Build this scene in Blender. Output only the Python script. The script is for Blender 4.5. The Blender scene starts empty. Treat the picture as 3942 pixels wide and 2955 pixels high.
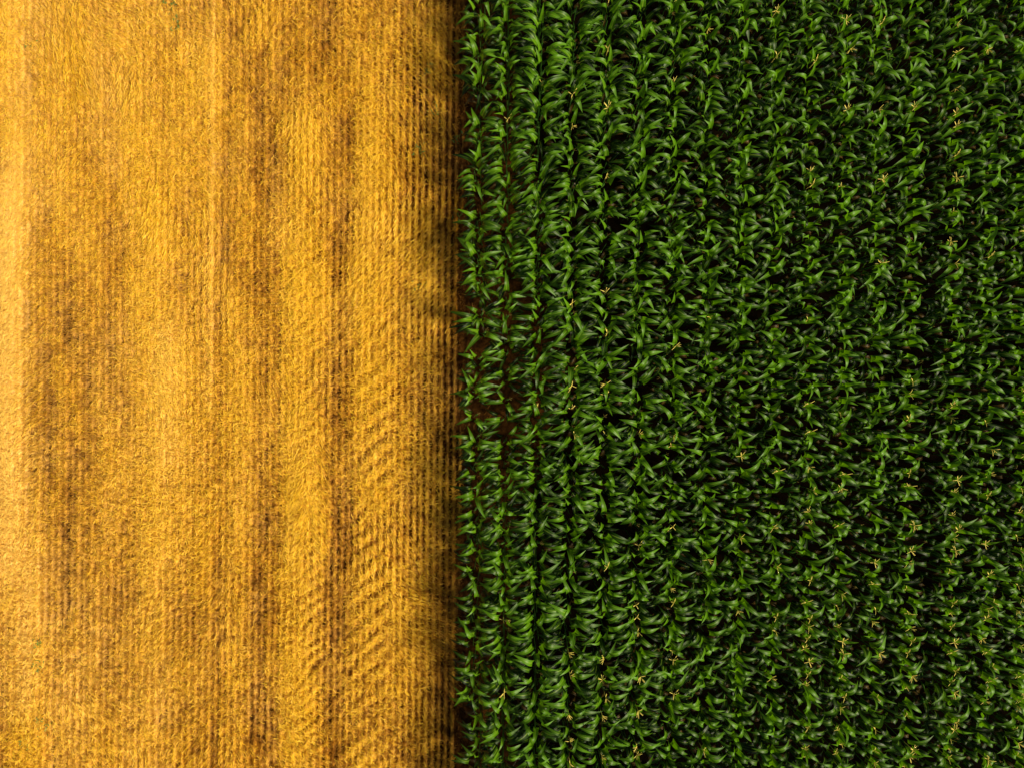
import bpy, math, random
import numpy as np
R = math.radians
rng = np.random.default_rng(7)
random.seed(7)
scene = bpy.context.scene
C = scene.collection

# ------------------------------------------------------------------ camera, sky, sun
CAM_H = 17.8
cam_d = bpy.data.cameras.new("camera")
cam_d.sensor_width = 36.0
cam_d.lens = 36.0 * 2734.0 / 3942.0
cam_d.clip_end = 2000.0
cam = bpy.data.objects.new("camera", cam_d)
cam.location = (0, 0, CAM_H)
cam.rotation_euler = (0, 0, 0.0075)
C.objects.link(cam)
scene.camera = cam

SUN_EL, SUN_AZ = 46.0, -24.0          # azimuth measured from +x towards +y
world = bpy.data.worlds.new("World")
scene.world = world
world.use_nodes = True
wn = world.node_tree.nodes
bg = wn["Background"]
sky = wn.new("ShaderNodeTexSky")
sky.sky_type = 'NISHITA'
sky.sun_disc = False
sky.sun_elevation = R(SUN_EL)
sky.sun_rotation = R(90 - SUN_AZ)
sky.dust_density = 2.0
sky.ozone_density = 0.3
sky.air_density = 0.45
world.node_tree.links.new(sky.outputs[0], bg.inputs[0])
bg.inputs[1].default_value = 0.05
sl = bpy.data.lights.new("sun", 'SUN')
sl.energy = 5.0
sl.angle = R(14)
sl.color = (1.0, 0.88, 0.64)
sun = bpy.data.objects.new("sun", sl)
sun.rotation_euler = (0, R(90 - SUN_EL), R(SUN_AZ))
C.objects.link(sun)
scene.view_settings.view_transform = 'Standard'
scene.view_settings.look = 'None'
scene.view_settings.exposure = 0.30
scene.view_settings.gamma = 1.0
scene.cycles.max_bounces = 5
scene.cycles.transparent_max_bounces = 4

# ------------------------------------------------------------------ helpers
def mesh_np(name, V, F, mats, mat_idx=None, uv=None, attrs=None, smooth=True):
    V = np.asarray(V, dtype=np.float32); F = np.asarray(F, dtype=np.int32)
    me = bpy.data.meshes.new(name)
    me.vertices.add(len(V)); me.vertices.foreach_set("co", V.ravel())
    me.loops.add(F.size); me.loops.foreach_set("vertex_index", F.ravel())
    me.polygons.add(len(F))
    me.polygons.foreach_set("loop_start", np.arange(0, F.size, F.shape[1], dtype=np.int32))
    me.polygons.foreach_set("loop_total", np.full(len(F), F.shape[1], dtype=np.int32))
    for m in mats: me.materials.append(m)
    if mat_idx is not None: me.polygons.foreach_set("material_index", np.asarray(mat_idx, dtype=np.int32))
    if uv is not None:
        l = me.uv_layers.new(name="UVMap")
        l.data.foreach_set("uv", np.asarray(uv, dtype=np.float32)[F.ravel()].ravel())
    if attrs:
        for k, a in attrs.items():
            at = me.attributes.new(k, 'FLOAT', 'POINT')
            at.data.foreach_set("value", np.asarray(a, dtype=np.float32))
    me.update(calc_edges=True)
    me.polygons.foreach_set("use_smooth", np.full(len(F), smooth, dtype=bool))
    return me

def link(name, me, parent=None):
    o = bpy.data.objects.new(name, me); C.objects.link(o)
    if parent is not None: o.parent = parent
    return o

class Noise2:
    def __init__(s, seed, n=256):
        s.g = np.random.default_rng(seed).random((n, n)); s.n = n
    def __call__(s, x, y):
        xi = np.floor(x).astype(int); yi = np.floor(y).astype(int)
        fx = x - xi; fy = y - yi
        fx = fx*fx*(3-2*fx); fy = fy*fy*(3-2*fy)
        n = s.n; g = s.g
        a = g[xi % n, yi % n]; b = g[(xi+1) % n, yi % n]; c = g[xi % n, (yi+1) % n]; d = g[(xi+1) % n, (yi+1) % n]
        return (a*(1-fx)+b*fx)*(1-fy) + (c*(1-fx)+d*fx)*fy
N1, N2, N3, N4, N5 = (Noise2(k) for k in (11, 12, 13, 14, 15))
def sstep(a, b, x):
    t = np.clip((x-a)/(b-a), 0, 1); return t*t*(3-2*t)

# ------------------------------------------------------------------ materials
def new_mat(name):
    m = bpy.data.materials.new(name); m.use_nodes = True
    nt = m.node_tree; nt.nodes.clear()
    out = nt.nodes.new("ShaderNodeOutputMaterial")
    return m, nt, out
def N(nt, t, **kw):
    n = nt.nodes.new(t)
    for k, v in kw.items():
        if k.startswith('i_'): n.inputs[k[2:].replace('_', ' ')].default_value = v
        else: setattr(n, k, v)
    return n
def ramp(nt, stops):
    r = nt.nodes.new("ShaderNodeValToRGB")
    e = r.color_ramp.elements
    while len(e) < len(stops): e.new(0.5)
    for i, (p, c) in enumerate(stops):
        e[i].position = p; e[i].color = (*c, 1)
    return r

def straw_material(name, lo, mid, hi, pale, rough=0.55, spec=0.25, trans=0.15):
    m, nt, out = new_mat(name); L = nt.links.new
    at = N(nt, "ShaderNodeAttribute", attribute_name="tint")
    r = ramp(nt, [(0.0, lo), (0.5, mid), (1.0, hi)])
    L(at.outputs["Fac"], r.inputs[0])
    ap = N(nt, "ShaderNodeAttribute", attribute_name="pale")
    mx = N(nt, "ShaderNodeMixRGB"); L(ap.outputs["Fac"], mx.inputs[0]); L(r.outputs[0], mx.inputs[1]); mx.inputs[2].default_value = (*pale, 1)
    p = N(nt, "ShaderNodeBsdfPrincipled"); p.inputs["Roughness"].default_value = rough
    p.inputs["Specular IOR Level"].default_value = spec
    L(mx.outputs[0], p.inputs["Base Color"])
    t = N(nt, "ShaderNodeBsdfTranslucent"); L(mx.outputs[0], t.inputs[0])
    ms = N(nt, "ShaderNodeMixShader"); ms.inputs[0].default_value = trans
    L(p.outputs[0], ms.inputs[1]); L(t.outputs[0], ms.inputs[2]); L(ms.outputs[0], out.inputs[0])
    return m
M_STRAW = straw_material("loose_straw", (0.30, 0.115, 0.002), (0.70, 0.37, 0.010), (0.90, 0.58, 0.025), (0.92, 0.62, 0.12))
M_STUB = straw_material("standing_stubble", (0.27, 0.095, 0.002), (0.57, 0.28, 0.012), (0.80, 0.48, 0.045), (0.90, 0.60, 0.15))

def leaf_material(name, dark, light, rib, trans_col, trans=0.30):
    m, nt, out = new_mat(name); L = nt.links.new
    geo = N(nt, "ShaderNodeNewGeometry")
    nz = N(nt, "ShaderNodeTexNoise"); nz.inputs["Scale"].default_value = 2.2; nz.inputs["Detail"].default_value = 2
    L(geo.outputs["Position"], nz.inputs["Vector"])
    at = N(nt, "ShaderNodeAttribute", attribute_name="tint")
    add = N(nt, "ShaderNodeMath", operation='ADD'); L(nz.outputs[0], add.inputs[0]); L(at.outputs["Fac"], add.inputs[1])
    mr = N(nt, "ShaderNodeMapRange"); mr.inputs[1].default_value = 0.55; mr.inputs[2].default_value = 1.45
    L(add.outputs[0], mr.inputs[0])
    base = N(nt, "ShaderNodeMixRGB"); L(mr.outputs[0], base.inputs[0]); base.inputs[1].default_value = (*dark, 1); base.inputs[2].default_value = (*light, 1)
    uv = N(nt, "ShaderNodeUVMap", uv_map="UVMap")
    sp = N(nt, "ShaderNodeSeparateXYZ"); L(uv.outputs[0], sp.inputs[0])
    # midrib
    s = N(nt, "ShaderNodeMath", operation='SUBTRACT'); L(sp.outputs[0], s.inputs[0]); s.inputs[1].default_value = 0.5
    a = N(nt, "ShaderNodeMath", operation='ABSOLUTE'); L(s.outputs[0], a.inputs[0])
    rm = N(nt, "ShaderNodeMapRange"); rm.inputs[1].default_value = 0.045; rm.inputs[2].default_value = 0.10
    rm.inputs[3].default_value = 0.8; rm.inputs[4].default_value = 0.0
    L(a.outputs[0], rm.inputs[0])
    # fade rib to the tip
    fd = N(nt, "ShaderNodeMapRange"); fd.inputs[1].default_value = 0.45; fd.inputs[2].default_value = 0.9; fd.inputs[3].default_value = 1; fd.inputs[4].default_value = 0.1
    L(sp.outputs[1], fd.inputs[0])
    rf = N(nt, "ShaderNodeMath", operation='MULTIPLY'); L(rm.outputs[0], rf.inputs[0]); L(fd.outputs[0], rf.inputs[1])
    # parallel veins
    mp = N(nt, "ShaderNodeMapping"); mp.inputs["Scale"].default_value = (38, 1.2, 1); L(uv.outputs[0], mp.inputs[0])
    vn = N(nt, "ShaderNodeTexNoise"); vn.inputs["Scale"].default_value = 1.0; vn.inputs["Detail"].default_value = 1; L(mp.outputs[0], vn.inputs["Vector"])
    vr = N(nt, "ShaderNodeMapRange"); vr.inputs[1].default_value = 0.3; vr.inputs[2].default_value = 0.7; vr.inputs[3].default_value = 0.72; vr.inputs[4].default_value = 1.22
    L(vn.outputs[0], vr.inputs[0])
    vm = N(nt, "ShaderNodeMixRGB", blend_type='MULTIPLY'); vm.inputs[0].default_value = 1; L(base.outputs[0], vm.inputs[1]); L(vr.outputs[0], vm.inputs[2])
    col = N(nt, "ShaderNodeMixRGB"); L(rf.outputs[0], col.inputs[0]); L(vm.outputs[0], col.inputs[1]); col.inputs[2].default_value = (*rib, 1)
    p = N(nt, "ShaderNodeBsdfPrincipled"); L(col.outputs[0], p.inputs["Base Color"])
    p.inputs["Roughness"].default_value = 0.46; p.inputs["Specular IOR Level"].default_value = 0.34
    bp = N(nt, "ShaderNodeBump"); bp.inputs["Strength"].default_value = 0.35; bp.inputs["Distance"].default_value = 0.003
    L(vn.outputs[0], bp.inputs["Height"]); L(bp.outputs[0], p.inputs["Normal"])
    t = N(nt, "ShaderNodeBsdfTranslucent")
    tm = N(nt, "ShaderNodeMixRGB", blend_type='MULTIPLY'); tm.inputs[0].default_value = 1; L(vr.outputs[0], tm.inputs[1]); tc_ = N(nt, "ShaderNodeMixRGB"); L(mr.outputs[0], tc_.inputs[0]); tc_.inputs[1].default_value = (*[q*.10 for q in trans_col], 1); tc_.inputs[2].default_value = (*trans_col, 1); L(tc_.outputs[0], tm.inputs[2])  # translucency cut at the dark end too, part of the painted canopy shade
    L(tm.outputs[0], t.inputs[0])
    ms = N(nt, "ShaderNodeMixShader"); ms.inputs[0].default_value = trans
    L(p.outputs[0], ms.inputs[1]); L(t.outputs[0], ms.inputs[2]); L(ms.outputs[0], out.inputs[0])
    return m
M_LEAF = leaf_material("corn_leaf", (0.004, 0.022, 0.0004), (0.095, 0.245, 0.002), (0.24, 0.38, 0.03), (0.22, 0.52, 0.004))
M_DRY = leaf_material("dry_corn_leaf", (0.07, 0.045, 0.006), (0.16, 0.09, 0.012), (0.35, 0.2, 0.05), (0.3, 0.13, 0.02), 0.15)
def plain(name, c1, c2, scale, rough=0.6, stretch=(1, 1, 1)):
    m, nt, out = new_mat(name); L = nt.links.new
    tc = N(nt, "ShaderNodeTexCoord"); mp = N(nt, "ShaderNodeMapping"); mp.inputs["Scale"].default_value = stretch
    L(tc.outputs["Object"], mp.inputs[0])
    nz = N(nt, "ShaderNodeTexNoise"); nz.inputs["Scale"].default_value = scale; L(mp.outputs[0], nz.inputs["Vector"])
    r = ramp(nt, [(0.3, c1), (0.7, c2)]); L(nz.outputs[0], r.inputs[0])
    p = N(nt, "ShaderNodeBsdfPrincipled"); p.inputs["Roughness"].default_value = rough
    L(r.outputs[0], p.inputs["Base Color"]); L(p.outputs[0], out.inputs[0])
    return m
M_STALK = plain("corn_stalk", (0.03, 0.12, 0.012), (0.07, 0.20, 0.02), 9, 0.5, (1, 1, 0.2))
M_TASSEL = plain("corn_tassel", (0.66, 0.54, 0.07), (0.88, 0.72, 0.18), 40, 0.7)
M_HUSK = plain("corn_husk", (0.07, 0.22, 0.02), (0.13, 0.30, 0.04), 20, 0.6)
M_SILK = plain("corn_silk", (0.14, 0.11, 0.010), (0.26, 0.20, 0.03), 50, 0.7)
M_WEED = plain("weed", (0.03, 0.10, 0.01), (0.09, 0.22, 0.02), 20, 0.6)

# ground: dark earth with chaff where the straw lies thick
def ground_material():
    m, nt, out = new_mat("field_soil"); L = nt.links.new
    geo = N(nt, "ShaderNodeNewGeometry")
    n1 = N(nt, "ShaderNodeTexNoise"); n1.inputs["Scale"].default_value = 9; n1.inputs["Detail"].default_value = 8; n1.inputs["Roughness"].default_value = 0.7
    L(geo.outputs["Position"], n1.inputs["Vector"])
    soil = ramp(nt, [(0.32, (0.016, 0.0062, 0.0014)), (0.5, (0.070, 0.027, 0.005)), (0.68, (0.15, 0.062, 0.012))]); L(n1.outputs[0], soil.inputs[0])
    am = N(nt, "ShaderNodeAttribute", attribute_name="canopy_shade")
    sm = N(nt, "ShaderNodeMixRGB"); L(am.outputs["Fac"], sm.inputs[0]); L(soil.outputs[0], sm.inputs[1]); sm.inputs[2].default_value = (0.004, 0.0025, 0.001, 1)  # shade between the corn rows painted into the soil colour, near black
    mp = N(nt, "ShaderNodeMapping"); mp.inputs["Scale"].default_value = (60, 26, 40); mp.inputs["Rotation"].default_value = (0, 0, 0.5)
    L(geo.outputs["Position"], mp.inputs[0])
    n2 = N(nt, "ShaderNodeTexNoise"); n2.inputs["Scale"].default_value = 1; n2.inputs["Detail"].default_value = 4; n2.inputs["Distortion"].default_value = 1.5
    L(mp.outputs[0], n2.inputs["Vector"])
    chaff = ramp(nt, [(0.3, (0.25, 0.085, 0.004)), (0.5, (0.58, 0.28, 0.012)), (0.72, (0.80, 0.46, 0.06))]); 
    cs = N(nt, "ShaderNodeAttribute", attribute_name="cover")
    cm = N(nt, "ShaderNodeMath", operation='MULTIPLY_ADD'); L(cs.outputs["Fac"], cm.inputs[0]); cm.inputs[1].default_value = 0.45; cm.inputs[2].default_value = -0.27
    ca = N(nt, "ShaderNodeMath", operation='ADD'); L(cm.outputs[0], ca.inputs[0]); L(n2.outputs[0], ca.inputs[1])
    L(ca.outputs[0], chaff.inputs[0])
    ap = N(nt, "ShaderNodeAttribute", attribute_name="pale")
    cp = N(nt, "ShaderNodeMixRGB"); L(ap.outputs["Fac"], cp.inputs[0]); L(chaff.outputs[0], cp.inputs[1]); cp.inputs[2].default_value = (0.90, 0.58, 0.18, 1)
    ac = N(nt, "ShaderNodeAttribute", attribute_name="cover")
    ad = N(nt, "ShaderNodeMath", operation='ADD'); L(ac.outputs["Fac"], ad.inputs[0]); L(n2.outputs[0], ad.inputs[1])
    mr = N(nt, "ShaderNodeMapRange"); mr.inputs[1].default_value = 0.25; mr.inputs[2].default_value = 0.66; L(ad.outputs[0], mr.inputs[0])
    mx = N(nt, "ShaderNodeMixRGB"); L(mr.outputs[0], mx.inputs[0]); L(sm.outputs[0], mx.inputs[1]); L(cp.outputs[0], mx.inputs[2])
    p = N(nt, "ShaderNodeBsdfPrincipled"); p.inputs["Roughness"].default_value = 0.95; p.inputs["Specular IOR Level"].default_value = 0.04
    L(mx.outputs[0], p.inputs["Base Color"])
    b1 = N(nt, "ShaderNodeBump"); b1.inputs["Distance"].default_value = 0.03; b1.inputs["Strength"].default_value = 0.8; L(n1.outputs[0], b1.inputs["Height"])
    b2 = N(nt, "ShaderNodeBump"); b2.inputs["Distance"].default_value = 0.015; b2.inputs["Strength"].default_value = 0.7; L(n2.outputs[0], b2.inputs["Height"]); L(b1.outputs[0], b2.inputs["Normal"])
    L(b2.outputs[0], p.inputs["Normal"]); L(p.outputs[0], out.inputs[0])
    return m
M_GROUND = ground_material()

# ------------------------------------------------------------------ how the stubble field lies (metres; strips and tracks placed by image pixels)
EDGE = -1.28                      # last stubble row before the corn
def X(d): return d*0.01160 - 12.83     # image pixel coordinates -> metres
def Y(d): return 9.62 - d*0.01160
# (x centre, half width, amount of straw, y from, y to) ; lengthwise strips left by the harvester
BANDS = [
 (20, 30, .40, -200, 1150), (28, 24, .35, 420, 1330), (75, 30, .45, 1180, 2000), (58, 10, -.55, 640, 1330), (10, 12, -.35, 1290, 2000),
 (60, 14, -.25, 60, 420), (105, 9, -.55, 740, 1400), (150, 9, -.60, 650, 1400), (190, 8, -.50, 700, 1500), (140, 55, -.22, 640, 1330), (128, 9, -.5, 1330, 1900),
 (235, 9, -.55, 470, 860), (268, 9, -.50, 480, 900), (250, 38, -.25, 440, 900), (225, 12, -.45, 60, 320), (100, 14, -.35, 100, 250),
 (345, 50, .30, 220, 1200), (370, 40, .35, 700, 1020), (300, 40, .22, 250, 700), (330, 26, .28, 1100, 1700), (262, 10, -.45, 1250, 1700),
 (237, 10, -.45, 1350, 1700), (455, 10, .28, -100, 900), (472, 8, -.60, 640, 1750), (440, 30, .15, 100, 500), (487, 10, -.4, 0, 420),
 (515, 22, .15, 250, 1700), (555, 8, -.50, 130, 1700), (575, 8, -.60, 380, 1700), (600, 8, -.45, 500, 1750), (575, 30, -.22, 200, 1700), (520, 26, -.22, -100, 260),
 (655, 34, .48, 230, 1700), (640, 30, .22, 560, 1250), (570, 30, .18, 0, 150),
 (725, 12, -.55, 260, 1700), (748, 10, -.55, 250, 1700), (735, 28, -.28, 230, 1700), (700, 20, -.3, -60, 260),
 (805, 40, .30, 60, 1700), (785, 24, .18, 300, 900), (865, 7, -.30, 0, 900), (888, 7, -.25, 0, 1500), (915, 6, -.30, 0, 1700), (900, 40, -.10, 0, 1700),
 (938, 6, -.45, 150, 1700), (955, 7, -.40, 0, 1700), (966, 8, -.45, 0, 1750), (984, 12, -.35, -50, 1800),
]
def wob(y): return 0.10*(N1(y*0.35+3, y*0+5)-.5)
def cover(x, y, fine=1.0):
    xx = x + wob(y)
    c = np.full(np.shape(x), 0.46) + 0*x
    for (bx, hw, a, y0, y1) in BANDS:
        cx, w = X(bx), hw*0.0116
        far = 0.25 + w*1.5
        fy = sstep(Y(y1)-far, Y(y1)+far, y)*(1-sstep(Y(y0)-far, Y(y0)+far, y))
        d = np.abs(xx-cx)/w
        brk = 0.45+0.95*N2(y*1.1+bx, x*0.8+bx*.3)
        c = c + (a*.40 if a < 0 else a*.9)*fy*np.exp(-d**2*0.9)*brk
    # uneven lie of the straw, stretched along the rows
    c = c + 0.30*(N3(x*1.7, y*0.55)-.5) + .26*(N2((x+y*.5)*.9+40, (y-x*.5)*.45)-.5) + fine*(.42*(N4(x*5.5, y*3.8)-.5) + 0.55*(N5(x*12, y*9)-.5) + .55*(N1(x*27, y*23)-.5))
    # tyre tread left in the swath
    tr = sstep(Y(1700), Y(1600), y)*(1-sstep(Y(420), Y(330), y))*np.exp(-((xx-X(672))/0.42)**4)
    u = xx - X(655)
    c = c + tr*(.08+.42*N2(y*.7+60, x*1.5))*(.55+.45*sstep(Y(760), Y(900), y))*np.sin((y*1.0 - np.abs(u)*0.9 + .25*N3(y*1.3, x*2))*2*math.pi/0.33)
    tr2 = (1-sstep(Y(760), Y(620), y))*np.exp(-((xx-X(812))/0.5)**4)
    c = c + tr2*(.05+.42*N4(y*.6+50, x*1.5))*np.sin((y - 0.8*(xx-X(812)))*2*math.pi/0.47)
    # thins out towards the corn, bare beyond the last row
    c = c - 0.30*sstep(X(930), X(985), xx)
    c = c + .19*np.cos((x-EDGE)/ROW*2*math.pi)*(.5+N2(x*.7+30, y*.4))*(1+1.9*sstep(X(800), X(950), x)) 
    k = sstep(EDGE-0.08, EDGE+0.10, xx + .12*(N5(x*9, y*5)-.5))
    c = c*(1-k) - 1.0*k
    return c
def paleness(x, y):
    xx = x + wob(y)
    p = 0.12 + 0.30*sstep(X(760), X(0), x)*N3(x*.9+8, y*.3+2)
    p = p + 0.75*np.exp(-((xx-X(22))/0.36)**2)*sstep(Y(1330), Y(1180), y)*(1-sstep(Y(500), Y(250), y))
    p = p + 0.45*np.exp(-((xx-X(72))/0.28)**2)*sstep(Y(1600), Y(1480), y)*(1-sstep(Y(1250), Y(1150), y))
    p = p + 0.25*np.exp(-((xx-X(455))/0.10)**2)*sstep(Y(950), Y(850), y)
    p = p + 0.30*np.exp(-((xx-X(370))/0.45)**2)*sstep(Y(1100), Y(950), y)*(1-sstep(Y(750), Y(600), y))
    p = p + 0.18*(N4(x*2.2+4, y*1.1)-.5)
    return np.clip(p, 0, 1)
ROW = 0.165
def furrow(x):   # height of the drilled rows
    return 0.024*np.cos((x-EDGE)/ROW*2*math.pi)
def ground_z(x, y):
    f = sstep(EDGE+0.35, EDGE+0.1, x)
    zs = furrow(x + 0.3*wob(y)) + 0.075*np.clip(cover(x, y)-.5, -.6, 1.0)
    zc = 0.05*(N3(x*2.5, y*2.5)-.5) + 0.03*(N4(x*8, y*8)-.5)
    return f*zs + (1-f)*zc

# ------------------------------------------------------------------ ground (one sheet out to the horizon)
gx = np.concatenate([[-900, -300, -90, -40, -22], np.arange(-15, 3.0, 0.045), np.arange(3.0, 15.5, 0.15), [22, 40, 90, 300, 900]])
gy = np.concatenate([[-900, -300, -90, -40, -20], np.arange(-12, 12, 0.06), [12, 20, 40, 90, 300, 900]])
GX, GY = np.meshgrid(gx, gy, indexing='ij')
inside = (np.abs(GX) < 16) & (np.abs(GY) < 12.5)
cv = cover(GX.ravel(), GY.ravel()); pz = paleness(GX.ravel(), GY.ravel())
zz = np.where(inside.ravel(), ground_z(GX.ravel(), GY.ravel()), 0.0)
V = np.stack([GX.ravel(), GY.ravel(), zz], 1)
nx, ny = len(gx), len(gy)
ii, jj = np.meshgrid(np.arange(nx-1), np.arange(ny-1), indexing='ij'); a = (ii*ny+jj).ravel()
F = np.stack([a, a+ny, a+ny+1, a+1], 1)
g = link("ground", mesh_np("ground", V, F, [M_GROUND], attrs={"cover": cv, "pale": pz, "canopy_shade": sstep(-.4, .7, GX.ravel()+1.0*(N1(GX.ravel()*.8, GY.ravel()*.6)-.5)-.8*np.exp(-(GY.ravel()/2.3)**2))*.96}))  # last mask marks soil painted darker to stand for shade under the corn
g["kind"] = "structure"

# ------------------------------------------------------------------ straws (curved flat stems, three points each)
def blades(P, az, tilt, L, W, bend, tint, pale, roll=None):
    n = len(P)
    d0 = np.stack([np.cos(az)*np.cos(tilt), np.sin(az)*np.cos(tilt), np.sin(tilt)], 1)
    az2 = az + bend; t2 = tilt*0.5 - 0.12
    d1 = np.stack([np.cos(az2)*np.cos(t2), np.sin(az2)*np.cos(t2), np.sin(t2)], 1)
    p0 = P; p1 = P + d0*(L*.5)[:, None]; p2 = p1 + d1*(L*.5)[:, None]
    if roll is None: roll = rng.normal(0, .5, n)
    s = np.stack([-np.sin(az+bend*.5)*np.cos(roll), np.cos(az+bend*.5)*np.cos(roll), np.sin(roll)], 1)*(W*.5)[:, None]
    Vv = np.stack([p0-s, p0+s, p1-s, p1+s, p2-s*.7, p2+s*.7], 1).reshape(-1, 3)
    b = np.arange(n)*6
    Ff = np.concatenate([np.stack([b, b+1, b+3, b+2], 1), np.stack([b+2, b+3, b+5, b+4], 1)])
    return Vv, Ff, np.repeat(tint, 6), np.repeat(pale, 6)
def vert_blades(P, az, tilt, L, W, tint, pale):
    n = len(P)
    d = np.stack([np.cos(az)*np.cos(tilt), np.sin(az)*np.cos(tilt), np.sin(tilt)], 1)
    p1 = P + d*L[:, None]
    a2 = rng.random(n)*6.28
    s = np.stack([np.cos(a2), np.sin(a2), 0*a2], 1)*(W*.5)[:, None]
    s2 = np.stack([-np.sin(a2), np.cos(a2), 0*a2], 1)*(W*.5)[:, None]
    Vv = np.stack([P-s, P+s, p1+s, p1-s, P-s2, P+s2, p1+s2, p1-s2], 1).reshape(-1, 3)
    b = np.arange(n)*8
    Ff = np.concatenate([np.stack([b, b+1, b+2, b+3], 1), np.stack([b+4, b+5, b+6, b+7], 1)])
    return Vv, Ff, np.repeat(tint, 8), np.repeat(pale, 8)

NS = 760000
x = rng.uniform(-14.2, EDGE+0.9, NS); y = rng.uniform(-10.9, 10.9, NS)
c = cover(x, y)
keep = rng.random(NS) < np.clip((c-0.05)*1.15, 0.012, 1)
x, y, c = x[keep], y[keep], c[keep]; n = len(x)
# direction of lie: random, combed in places
flow = math.pi/2 + 2.6*(N2(x*.5+20, y*.35+9)-.5)
comb = sstep(.45, .75, N1(x*.8+3, y*.5+7))*.75
def patch(cx, cy, rx, ry, ang, s):
    global flow, comb
    w = np.exp(-(((x-X(cx))/rx)**2+((y-Y(cy))/ry)**2)**2)
    flow = flow*(1-w)+ang*w; comb = np.maximum(comb, w*s)
patch(140, 90, .75, 1.5, math.pi/2+.12, .97); patch(190, 190, .45, .9, math.pi/2+.45, .96)
patch(270, 200, .5, .75, math.pi/2-.2, .97); patch(60, 560, .5, 1.6, 0.9, .8); patch(330, 480, .6, 1.2, 1.2, .7)
patch(70, 900, .5, 3.5, .7, .85); patch(650, 1080, .25, 3.0, .9, .85); patch(700, 1080, .22, 3.0, 2.2, .85)
az = np.where(rng.random(n) < comb, flow + rng.normal(0, .22, n), rng.random(n)*math.pi)
az = az + math.pi*(rng.random(n) < .5)
L_ = rng.uniform(.05, .15, n)*(1+.6*(comb > .8))
W_ = rng.uniform(.006, .013, n)
z = ground_z(x, y) + rng.random(n)**1.5*(0.02+0.09*np.clip(c, 0, 1.1))
tint = np.clip(rng.normal(.5, .27, n) + .35*(c-.55) + .85*(cover(x, y, 0.0)-.52) - .16*sstep(X(820), X(960), x), 0, 1)
Vv, Ff, T, Pp = blades(np.stack([x, y, z], 1), az, rng.normal(.10, .22, n), L_, W_, rng.normal(0, .28, n), tint, np.clip(paleness(x, y)+rng.normal(0, .14, n), 0, 1))
o = link("straw", mesh_np("straw", Vv, Ff, [M_STRAW], attrs={"tint": T, "pale": Pp}, smooth=False))
o["kind"] = "stuff"; o["label"] = "golden loose straw and chaff lying over the harvested stubble field"; o["category"] = "straw"

# standing stubble in drilled rows
rows = np.arange(EDGE, -14.3, -ROW)
PX, PY = [], []
for i, rx in enumerate(rows):
    ty = np.arange(-10.9, 10.9, .085); ty = ty + rng.normal(0, .025, len(ty))
    tx = rx + rng.normal(0, .012, len(ty)) - 0.3*wob(ty)
    k = rng.random(len(ty)) < ((.50 if i == 0 else .80) if i < 4 else .88)
    k &= N4(tx*3+7, ty*1.6) > (.30 if i < 5 else .15)
    PX.append(tx[k]); PY.append(ty[k])
tx = np.concatenate(PX); ty = np.concatenate(PY)
ns = 11
bx = np.repeat(tx, ns) + rng.normal(0, .018, len(tx)*ns); by = np.repeat(ty, ns) + rng.normal(0, .022, len(tx)*ns)
n = len(bx)
vig = np.repeat(rng.uniform(.6, 1.2, len(tx)), ns)
Vv, Ff, T, Pp = vert_blades(np.stack([bx, by, ground_z(bx, by)-.01], 1), rng.random(n)*6.283, R(90)-np.abs(rng.normal(0, .55, n)),
                     rng.uniform(.07, .17, n)*vig, rng.uniform(.005, .009, n), np.clip(rng.normal(.45, .25, n)+.5*(cover(bx, by)-.5) - .12*sstep(X(820), X(960), bx), 0, 1), np.clip(paleness(bx, by)+rng.normal(0, .12, n), 0, 1))
o = link("stubble", mesh_np("stubble", Vv, Ff, [M_STUB], attrs={"tint": T, "pale": Pp}, smooth=False))
o["kind"] = "stuff"; o["label"] = "short cut wheat stubble standing in straight drilled rows beside the corn"; o["category"] = "stubble"

# small green weeds showing through the stubble
wx, wy = [], []
for (dx, dy, k) in [(92, 1395, 4), (95, 1440, 3), (110, 1570, 3), (65, 1610, 2), (92, 1560, 2), (355, 16, 2), (372, 30, 2), (378, 64, 3), (905, 330, 4), (925, 155, 3), (935, 250, 3), (60, 110, 2), (905, 620, 2), (985, 300, 3), (988, 470, 3), (1000, 960, 3), (998, 1420, 3)]:
    for _ in range(k*5):
        wx.append(X(dx)+random.gauss(0, .07)); wy.append(Y(dy)+random.gauss(0, .10))
wx, wy = np.array(wx), np.array(wy); n = len(wx)
Vv, Ff, T, Pp = blades(np.stack([wx, wy, ground_z(wx, wy)+.10], 1), rng.random(n)*6.28, rng.uniform(.1, .6, n), rng.uniform(.04, .09, n), rng.uniform(.012, .025, n), rng.normal(0, .3, n), np.zeros(n), np.zeros(n))
o = link("weeds", mesh_np("weeds", Vv, Ff, [M_WEED], smooth=False))
o["kind"] = "stuff"; o["label"] = "tiny green weeds sprouting here and there in the stubble"; o["category"] = "weeds"

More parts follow.
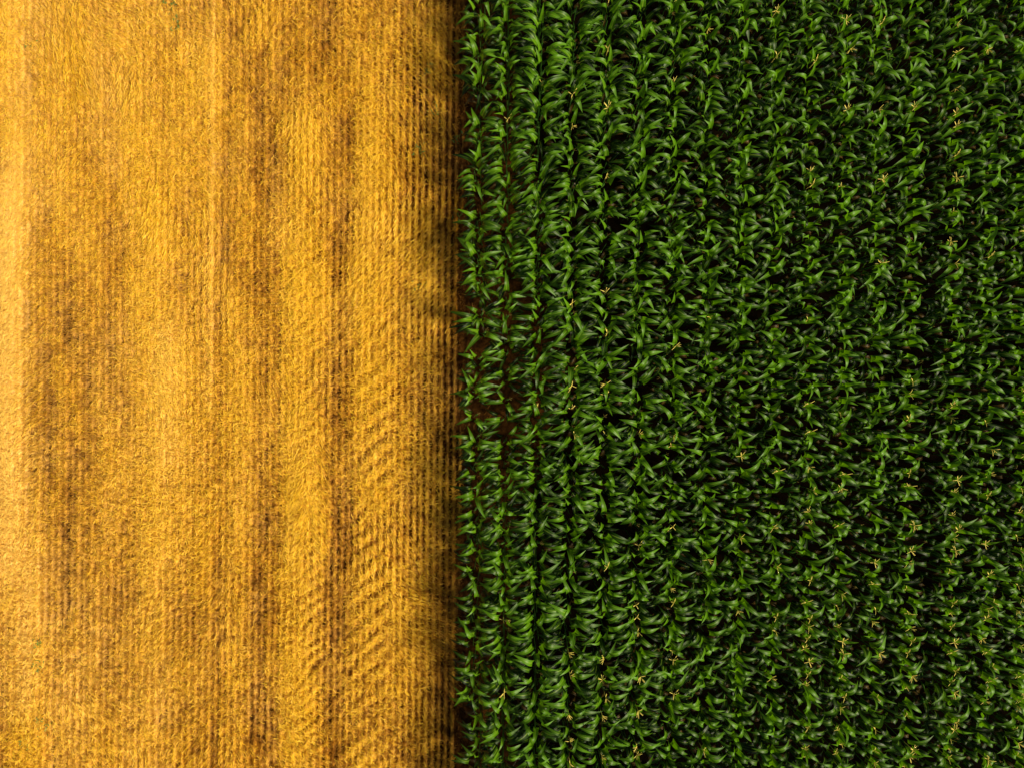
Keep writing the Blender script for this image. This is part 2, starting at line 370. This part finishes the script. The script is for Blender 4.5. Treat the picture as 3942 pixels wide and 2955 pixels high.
# ------------------------------------------------------------------ corn
def leaf_geo(z0, az, L, W, th0, th1, sb, sharp, curl, twist, fold, wave, seg=18):
    s = np.linspace(0, 1, seg+1)
    th = th0 + .16*s + (th1-th0-.16)/(1+np.exp(-(s-sb)*sharp))
    ph = az + curl*s**2
    t = np.stack([np.sin(th)*np.cos(ph), np.sin(th)*np.sin(ph), np.cos(th)], 1)
    ds = L/seg
    c = np.zeros((seg+1, 3)); c[0] = (0.008*math.cos(az), .008*math.sin(az), z0)
    for i in range(seg): c[i+1] = c[i] + (t[i]+t[i+1])*.5*ds
    side = np.stack([-np.sin(ph), np.cos(ph), 0*ph], 1)
    nrm = np.cross(t, side)                      # towards the stalk / upper face
    tw = twist*s**1.5
    b = side*np.cos(tw)[:, None] + nrm*np.sin(tw)[:, None]
    nn = -side*np.sin(tw)[:, None] + nrm*np.cos(tw)[:, None]
    w = W*.5*np.clip((.55+1.285*s)*(s < .35) + (s >= .35)*(1-((s-.35)/.65)**1.7) , .0, 1)
    w = np.maximum(w, .0015)
    fo = fold*(1-s*.75)
    js = np.array([-1, -.5, 0, .5, 1.0])
    V = []
    for k, j in enumerate(js):
        off = b*(w*j*np.cos(fo))[:, None] + nn*(w*abs(j)*np.sin(fo))[:, None]
        wv = wave*abs(j)**1.5*np.sin(s*17+k*1.7+z0*9)*(w/(W*.5))
        V.append(c + off + nn*wv[:, None])
    V = np.stack(V, 1).reshape(-1, 3)
    U = np.stack([np.tile(np.linspace(0, 1, 5), seg+1), np.repeat(s, 5)], 1)
    i, j = np.meshgrid(np.arange(seg), np.arange(4), indexing='ij'); a = (i*5+j).ravel()
    return V, np.stack([a, a+1, a+6, a+5], 1), U

def tube(pts, rad, k=6):
    pts = np.asarray(pts, float); rad = np.asarray(rad, float); n = len(pts)
    V = []
    for i in range(n):
        t = pts[min(i+1, n-1)]-pts[max(i-1, 0)]; t = t/np.linalg.norm(t)
        u = np.cross(t, (0.3, 1, 0.1)); u /= np.linalg.norm(u); v = np.cross(t, u)
        an = np.arange(k)*2*math.pi/k
        V.append(pts[i] + rad[i]*(np.cos(an)[:, None]*u+np.sin(an)[:, None]*v))
    V = np.concatenate(V)
    F = [(i*k+j, i*k+(j+1) % k, (i+1)*k+(j+1) % k, (i+1)*k+j) for i in range(n-1) for j in range(k)]
    U = np.zeros((len(V), 2)) + .2
    return V, np.array(F), U
def join(parts):
    V, F, U, o = [], [], [], 0
    for v, f, u in parts:
        V.append(v); F.append(f+o); U.append(u); o += len(v)
    return np.concatenate(V), np.concatenate(F), np.concatenate(U)

def corn_variant(r, upright):
    """list of (part name, V, F, UV, material index, tint)"""
    P = []
    nl = r.choice([9, 10, 10, 11])
    top = 1.72 + r.uniform(-.08, .08)
    lean = (r.uniform(-.03, .03), r.uniform(-.03, .03))
    zs = np.linspace(0, top, 2*nl)
    P.append(('stalk',) + tube([(lean[0]*(q/top)**2, lean[1]*(q/top)**2, q) for q in zs],
              [(.014*(1-.55*q/top))*(1.18 if i % 2 else .95) for i, q in enumerate(zs)]) + (1, .5))
    base = r.uniform(-.6, .6)                   # leaf plane: mostly across the row
    for i in range(nl):
        f = i/(nl-1)
        z0 = .22 + (top-.26)*f**.92
        az = base + (math.pi if i % 2 else 0) + r.gauss(0, .38 + .2*f)
        L = (.56 + .34*math.sin(math.pi*.5*min(1, f*1.35)) - .10*f**2)*r.uniform(1.02, 1.30)
        W = (.094 + .030*math.sin(math.pi*.5*min(1, f*1.3)))*r.uniform(.9, 1.12)
        th0 = R(30 - 16*f + r.uniform(-7, 7))
        th1 = R(140 - 18*f + r.uniform(-20, 22))
        sb = .55 + .15*f + r.uniform(-.10, .06)
        if f > .9: th1 = R(r.uniform(30, 105)); L *= .74; W *= .72; sb = .72; th0 = R(r.uniform(6, 20))
        if upright:
            th0 *= .45; W *= 1.18; sb = min(.74, sb+.05)
            if f < .55: L *= .9
        if f > .9: pass
        elif f > .7: th0 *= .8; L *= .93; az += r.gauss(0, .45)
        g = leaf_geo(z0, az, L, W, th0, th1, sb, r.choice([11, 16, 26, 50]), r.gauss(0, .18), r.gauss(0, .35), R(r.uniform(20, 38)), r.uniform(.003, .009)*(1.2-f))
        g[0][:, 0] += lean[0]*(z0/top)**2; g[0][:, 1] += lean[1]*(z0/top)**2
        P.append(('leaf',) + g + (4 if (i == 0 or False) else 0, r.uniform(-.10, .16) + .92*f**2.6))  # tint: young top leaves lighter, canopy shade painted into the lower ones
    # ear on the stalk at mid height
    ea = base + r.choice([0, math.pi]) + r.gauss(0, .5); ez = .92 + r.uniform(-.1, .1)
    dx, dy = math.cos(ea), math.sin(ea)
    q = [(dx*.012+dx*t*.09, dy*.012+dy*t*.09, ez+t*.20) for t in np.linspace(0, 1, 6)]
    P.append(('ear',) + tube(q, [.012, .024, .027, .024, .017, .008], 7) + (3, .5))
    tip = q[-1]; sk = []
    for _ in range(6):
        a = r.uniform(0, 6.28); sk.append(tube([tip, (tip[0]+.03*math.cos(a)+dx*.02, tip[1]+.03*math.sin(a)+dy*.02, tip[2]+.025), (tip[0]+.05*math.cos(a)+dx*.04, tip[1]+.05*math.sin(a)+dy*.04, tip[2]-.01)], [.004, .004, .002], 3))
    P.append(('silk',) + join(sk) + (5, .5))
    # tassel
    ts = []; sp_ = r.choice([.8, 1, 1.3])
    tz = top+(.20 if upright else .10); lx, ly = lean
    h = r.uniform(.24, .32)
    ts.append(tube([(lx, ly, top-.03), (lx, ly, tz+h*.5), (lx+r.uniform(-.03, .03), ly+r.uniform(-.03, .03), tz+h)], [.006, .0075, .004], 5))
    for _ in range(r.choice([3, 4, 5, 7])):
        a = r.uniform(0, 6.28); zz = tz+h*r.uniform(.30, .52); l = r.uniform(.10, .17); e = r.uniform(.35, 1.15)*sp_
        m_ = (lx+math.cos(a)*math.cos(e)*l*.5, ly+math.sin(a)*math.cos(e)*l*.5, zz+math.sin(e)*l*.55)
        ts.append(tube([(lx, ly, zz), m_, (m_[0]+math.cos(a)*l*.42, m_[1]+math.sin(a)*l*.42, m_[2]+l*.22*math.sin(e))], [.0045, .0065, .004], 4))
    P.append(('tassel',) + join(ts) + (2, .5))
    return P
rr = random.Random(21)
NV = 14
variants = [corn_variant(rr, k >= 7) for k in range(NV)]
CMATS = [M_LEAF, M_STALK, M_TASSEL, M_HUSK, M_DRY, M_SILK]

row_x = [-0.79] + [-0.155+.75*k for k in range(13)] + [9.80, 10.58, 11.32, 12.08, 12.83, 13.6, 14.35, 15.1, 15.85]
def to_px(x, y, z):
    a = cam.rotation_euler[2]
    xc = x*math.cos(a)+y*math.sin(a); yc = -x*math.sin(a)+y*math.cos(a)
    return 1971+xc/(CAM_H-z)*2734, 1477.5-yc/(CAM_H-z)*2734
TASSELS = [(2096,321),(2216,353),(2216,502),(2351,407),(2351,181),(2618,312),(2347,656),(1953,448),(2207,1145),(2338,1132),(2338,1294),(2598,1340),(2211,1412),(2204,1498),(2198,1557),(2202,1683),(2591,1706),(2071,1579),
 (1919,2387),(1919,2674),(2215,2519),(2333,2546),(2201,2623),(2192,2751),(2333,2769),(2187,2842),(2337,2924),(2456,2610),(2606,2282),(2604,2674),(2447,2901),(2196,2947),(3259,416),(3313,63),(3290,154),(3136,217),(3684,317),(3706,68),(3715,217),(3684,430),(3548,407),(3123,710),(3277,710),(3702,697),(3150,665)]
plants = []
pr = random.Random(5)
for ri, rx in enumerate(row_x):
    y = -10.6
    while y < 10.6:
        y += pr.gauss(.275, .045) if ri > 2 else pr.gauss(.235, .05)
        sc = pr.gauss(1.0, .045)
        if ri == 0: sc = pr.gauss(.82, .08)
        elif ri == 1: sc = pr.gauss(.92, .06)
        if ri == 0 and pr.random() < .08: continue
        if ri in (1, 2) and -2.6 < y < 2.3: sc *= .90
        if ri == 1 and -1.2 < y < 3.4 and pr.random() < .28: continue
        plants.append(dict(row=ri, x=rx+pr.gauss(0, .05 if ri == 0 else .02), y=y, s=sc, v=pr.randrange(7)+(7 if pr.random() < float(np.interp(ri, [3, 8], [0.1, 1])) else 0), h=float(np.interp(ri, [0, 4, 7, 11], [1.18, 1.08, 1.02, 1.0])), rz=pr.gauss(0, .2)+(math.pi if pr.random() < .5 else 0), tassel=False))
for (tx_, ty_) in TASSELS:
    best = min(plants, key=lambda p: (lambda q: (q[0]-tx_)**2*2+(q[1]-ty_)**2 + (1e5 if p['tassel'] else 0))(to_px(p['x'], p['y'], 2.1*p['s'])))
    best['tassel'] = True
for p in plants:
    r_ = p['row']; low = 1-sstep(-6, 2, p['y'])
    q = {10: .42, 11: .22, 12: .25, 13: .40, 14: .55, 15: .40, 16: .55, 17: .4, 18: .4}.get(r_, .07 if 3 < r_ else 0.0)
    q = q*(.35+.95*float(low)) + (.07*float(low) if r_ > 3 else 0)
    if pr.random() < q: p['tassel'] = True
cp = np.array([0, 0, CAM_H])
for p in plants:
    p['d'] = math.dist((p['x'], p['y'], 2.0*p['s']), cp)
    q = to_px(p['x'], p['y'], 2.0*p['s']); p['seen'] = -10 < q[0] < 3950 and -10 < q[1] < 2965
inds = sorted([p for p in plants if p['seen']], key=lambda p: p['d'])[:300]
for p in inds: p['ind'] = True

vmesh = []
for v in variants:
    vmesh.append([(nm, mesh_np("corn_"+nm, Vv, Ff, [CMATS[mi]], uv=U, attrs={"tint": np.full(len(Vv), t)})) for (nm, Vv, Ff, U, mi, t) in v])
ORD = ["outermost", "second", "third", "fourth", "fifth", "sixth", "seventh", "eighth", "ninth", "tenth", "eleventh", "twelfth", "thirteenth", "fourteenth", "fifteenth", "sixteenth", "seventeenth", "eighteenth", "nineteenth", "twentieth", "twenty-first", "twenty-second", "twenty-third", "twenty-fourth", "twenty-fifth"]
ORD1 = ["first"]+ORD[1:]
for ri in range(len(row_x)):
    rp = [p for p in plants if p['row'] == ri]
    up = sorted([p for p in rp if p['y'] >= 0], key=lambda p: p['y']); dn = sorted([p for p in rp if p['y'] < 0], key=lambda p: -p['y'])
    for side, lst in (("above", up), ("below", dn)):
        for k, p in enumerate(lst): p['side'] = side; p['k'] = k
proto = {}
def copy_thing(root, children):
    c = root.copy(); C.objects.link(c)
    for ch in children:
        d = ch.copy(); C.objects.link(d); d.parent = c
    return c
for p in inds:
    key = (p['v'], p['tassel'])
    if key not in proto:
        root = link("corn_plant", None)
        kids = [link(nm, me, root) for nm, me in vmesh[p['v']] if nm not in ('tassel', 'silk') or (nm == 'tassel' and p['tassel'])]
        ear = [k for k in kids if k.name.startswith('ear')][0]
        link('silk', [me for nm, me in vmesh[p['v']] if nm == 'silk'][0], ear)
        proto[key] = (root, kids); o = root
    else:
        root, kids = proto[key]
        o = root.copy(); C.objects.link(o)
        for ch in kids:
            d = ch.copy(); C.objects.link(d); d.parent = o
            for gch in ch.children:
                e = gch.copy(); C.objects.link(e); e.parent = d
    o.location = (p['x'], p['y'], 0); o.rotation_euler = (0, 0, p['rz']); o.scale = (p['s']*p['h'], p['s']*p['h'], p['s'])
    kind = "corn plant with yellow tassel" if p['tassel'] else ("short green corn plant" if p['s'] < .75 else "green corn plant")
    rown = "outermost row beside stubble" if p['row'] == 0 else ORD[p['row']]+" row from stubble"
    o["label"] = f"{kind}, {rown}, {ORD1[p['k']]} {p['side']} photo's mid-height"
    o["category"] = "corn plant"; o["group"] = "corn plants standing in rows"

# the rest of the corn field as one mass
Vs, Fs, Us, Ms, Ts, off = [], [], [], [], [], 0
for p in plants:
    if p.get('ind'): continue
    ca, sa = math.cos(p['rz'])*p['s']*p['h'], math.sin(p['rz'])*p['s']*p['h']
    for (nm, Vv, Ff, U, mi, t) in variants[p['v']]:
        if nm == 'tassel' and not p['tassel']: continue
        W3 = np.stack([Vv[:, 0]*ca-Vv[:, 1]*sa+p['x'], Vv[:, 0]*sa+Vv[:, 1]*ca+p['y'], Vv[:, 2]*p['s']], 1)
        Vs.append(W3); Fs.append(Ff+off); Us.append(U); Ms.append(np.full(len(Ff), mi)); Ts.append(np.full(len(Vv), t)); off += len(Vv)
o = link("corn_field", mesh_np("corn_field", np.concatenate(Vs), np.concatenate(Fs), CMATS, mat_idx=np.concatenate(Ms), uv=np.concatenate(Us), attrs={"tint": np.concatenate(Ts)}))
o["kind"] = "stuff"; o["label"] = "dense dark green rows of corn filling the rest of the field"; o["category"] = "corn"
print("plants", len(plants), "seen", sum(p['seen'] for p in plants), "individual", len(inds))
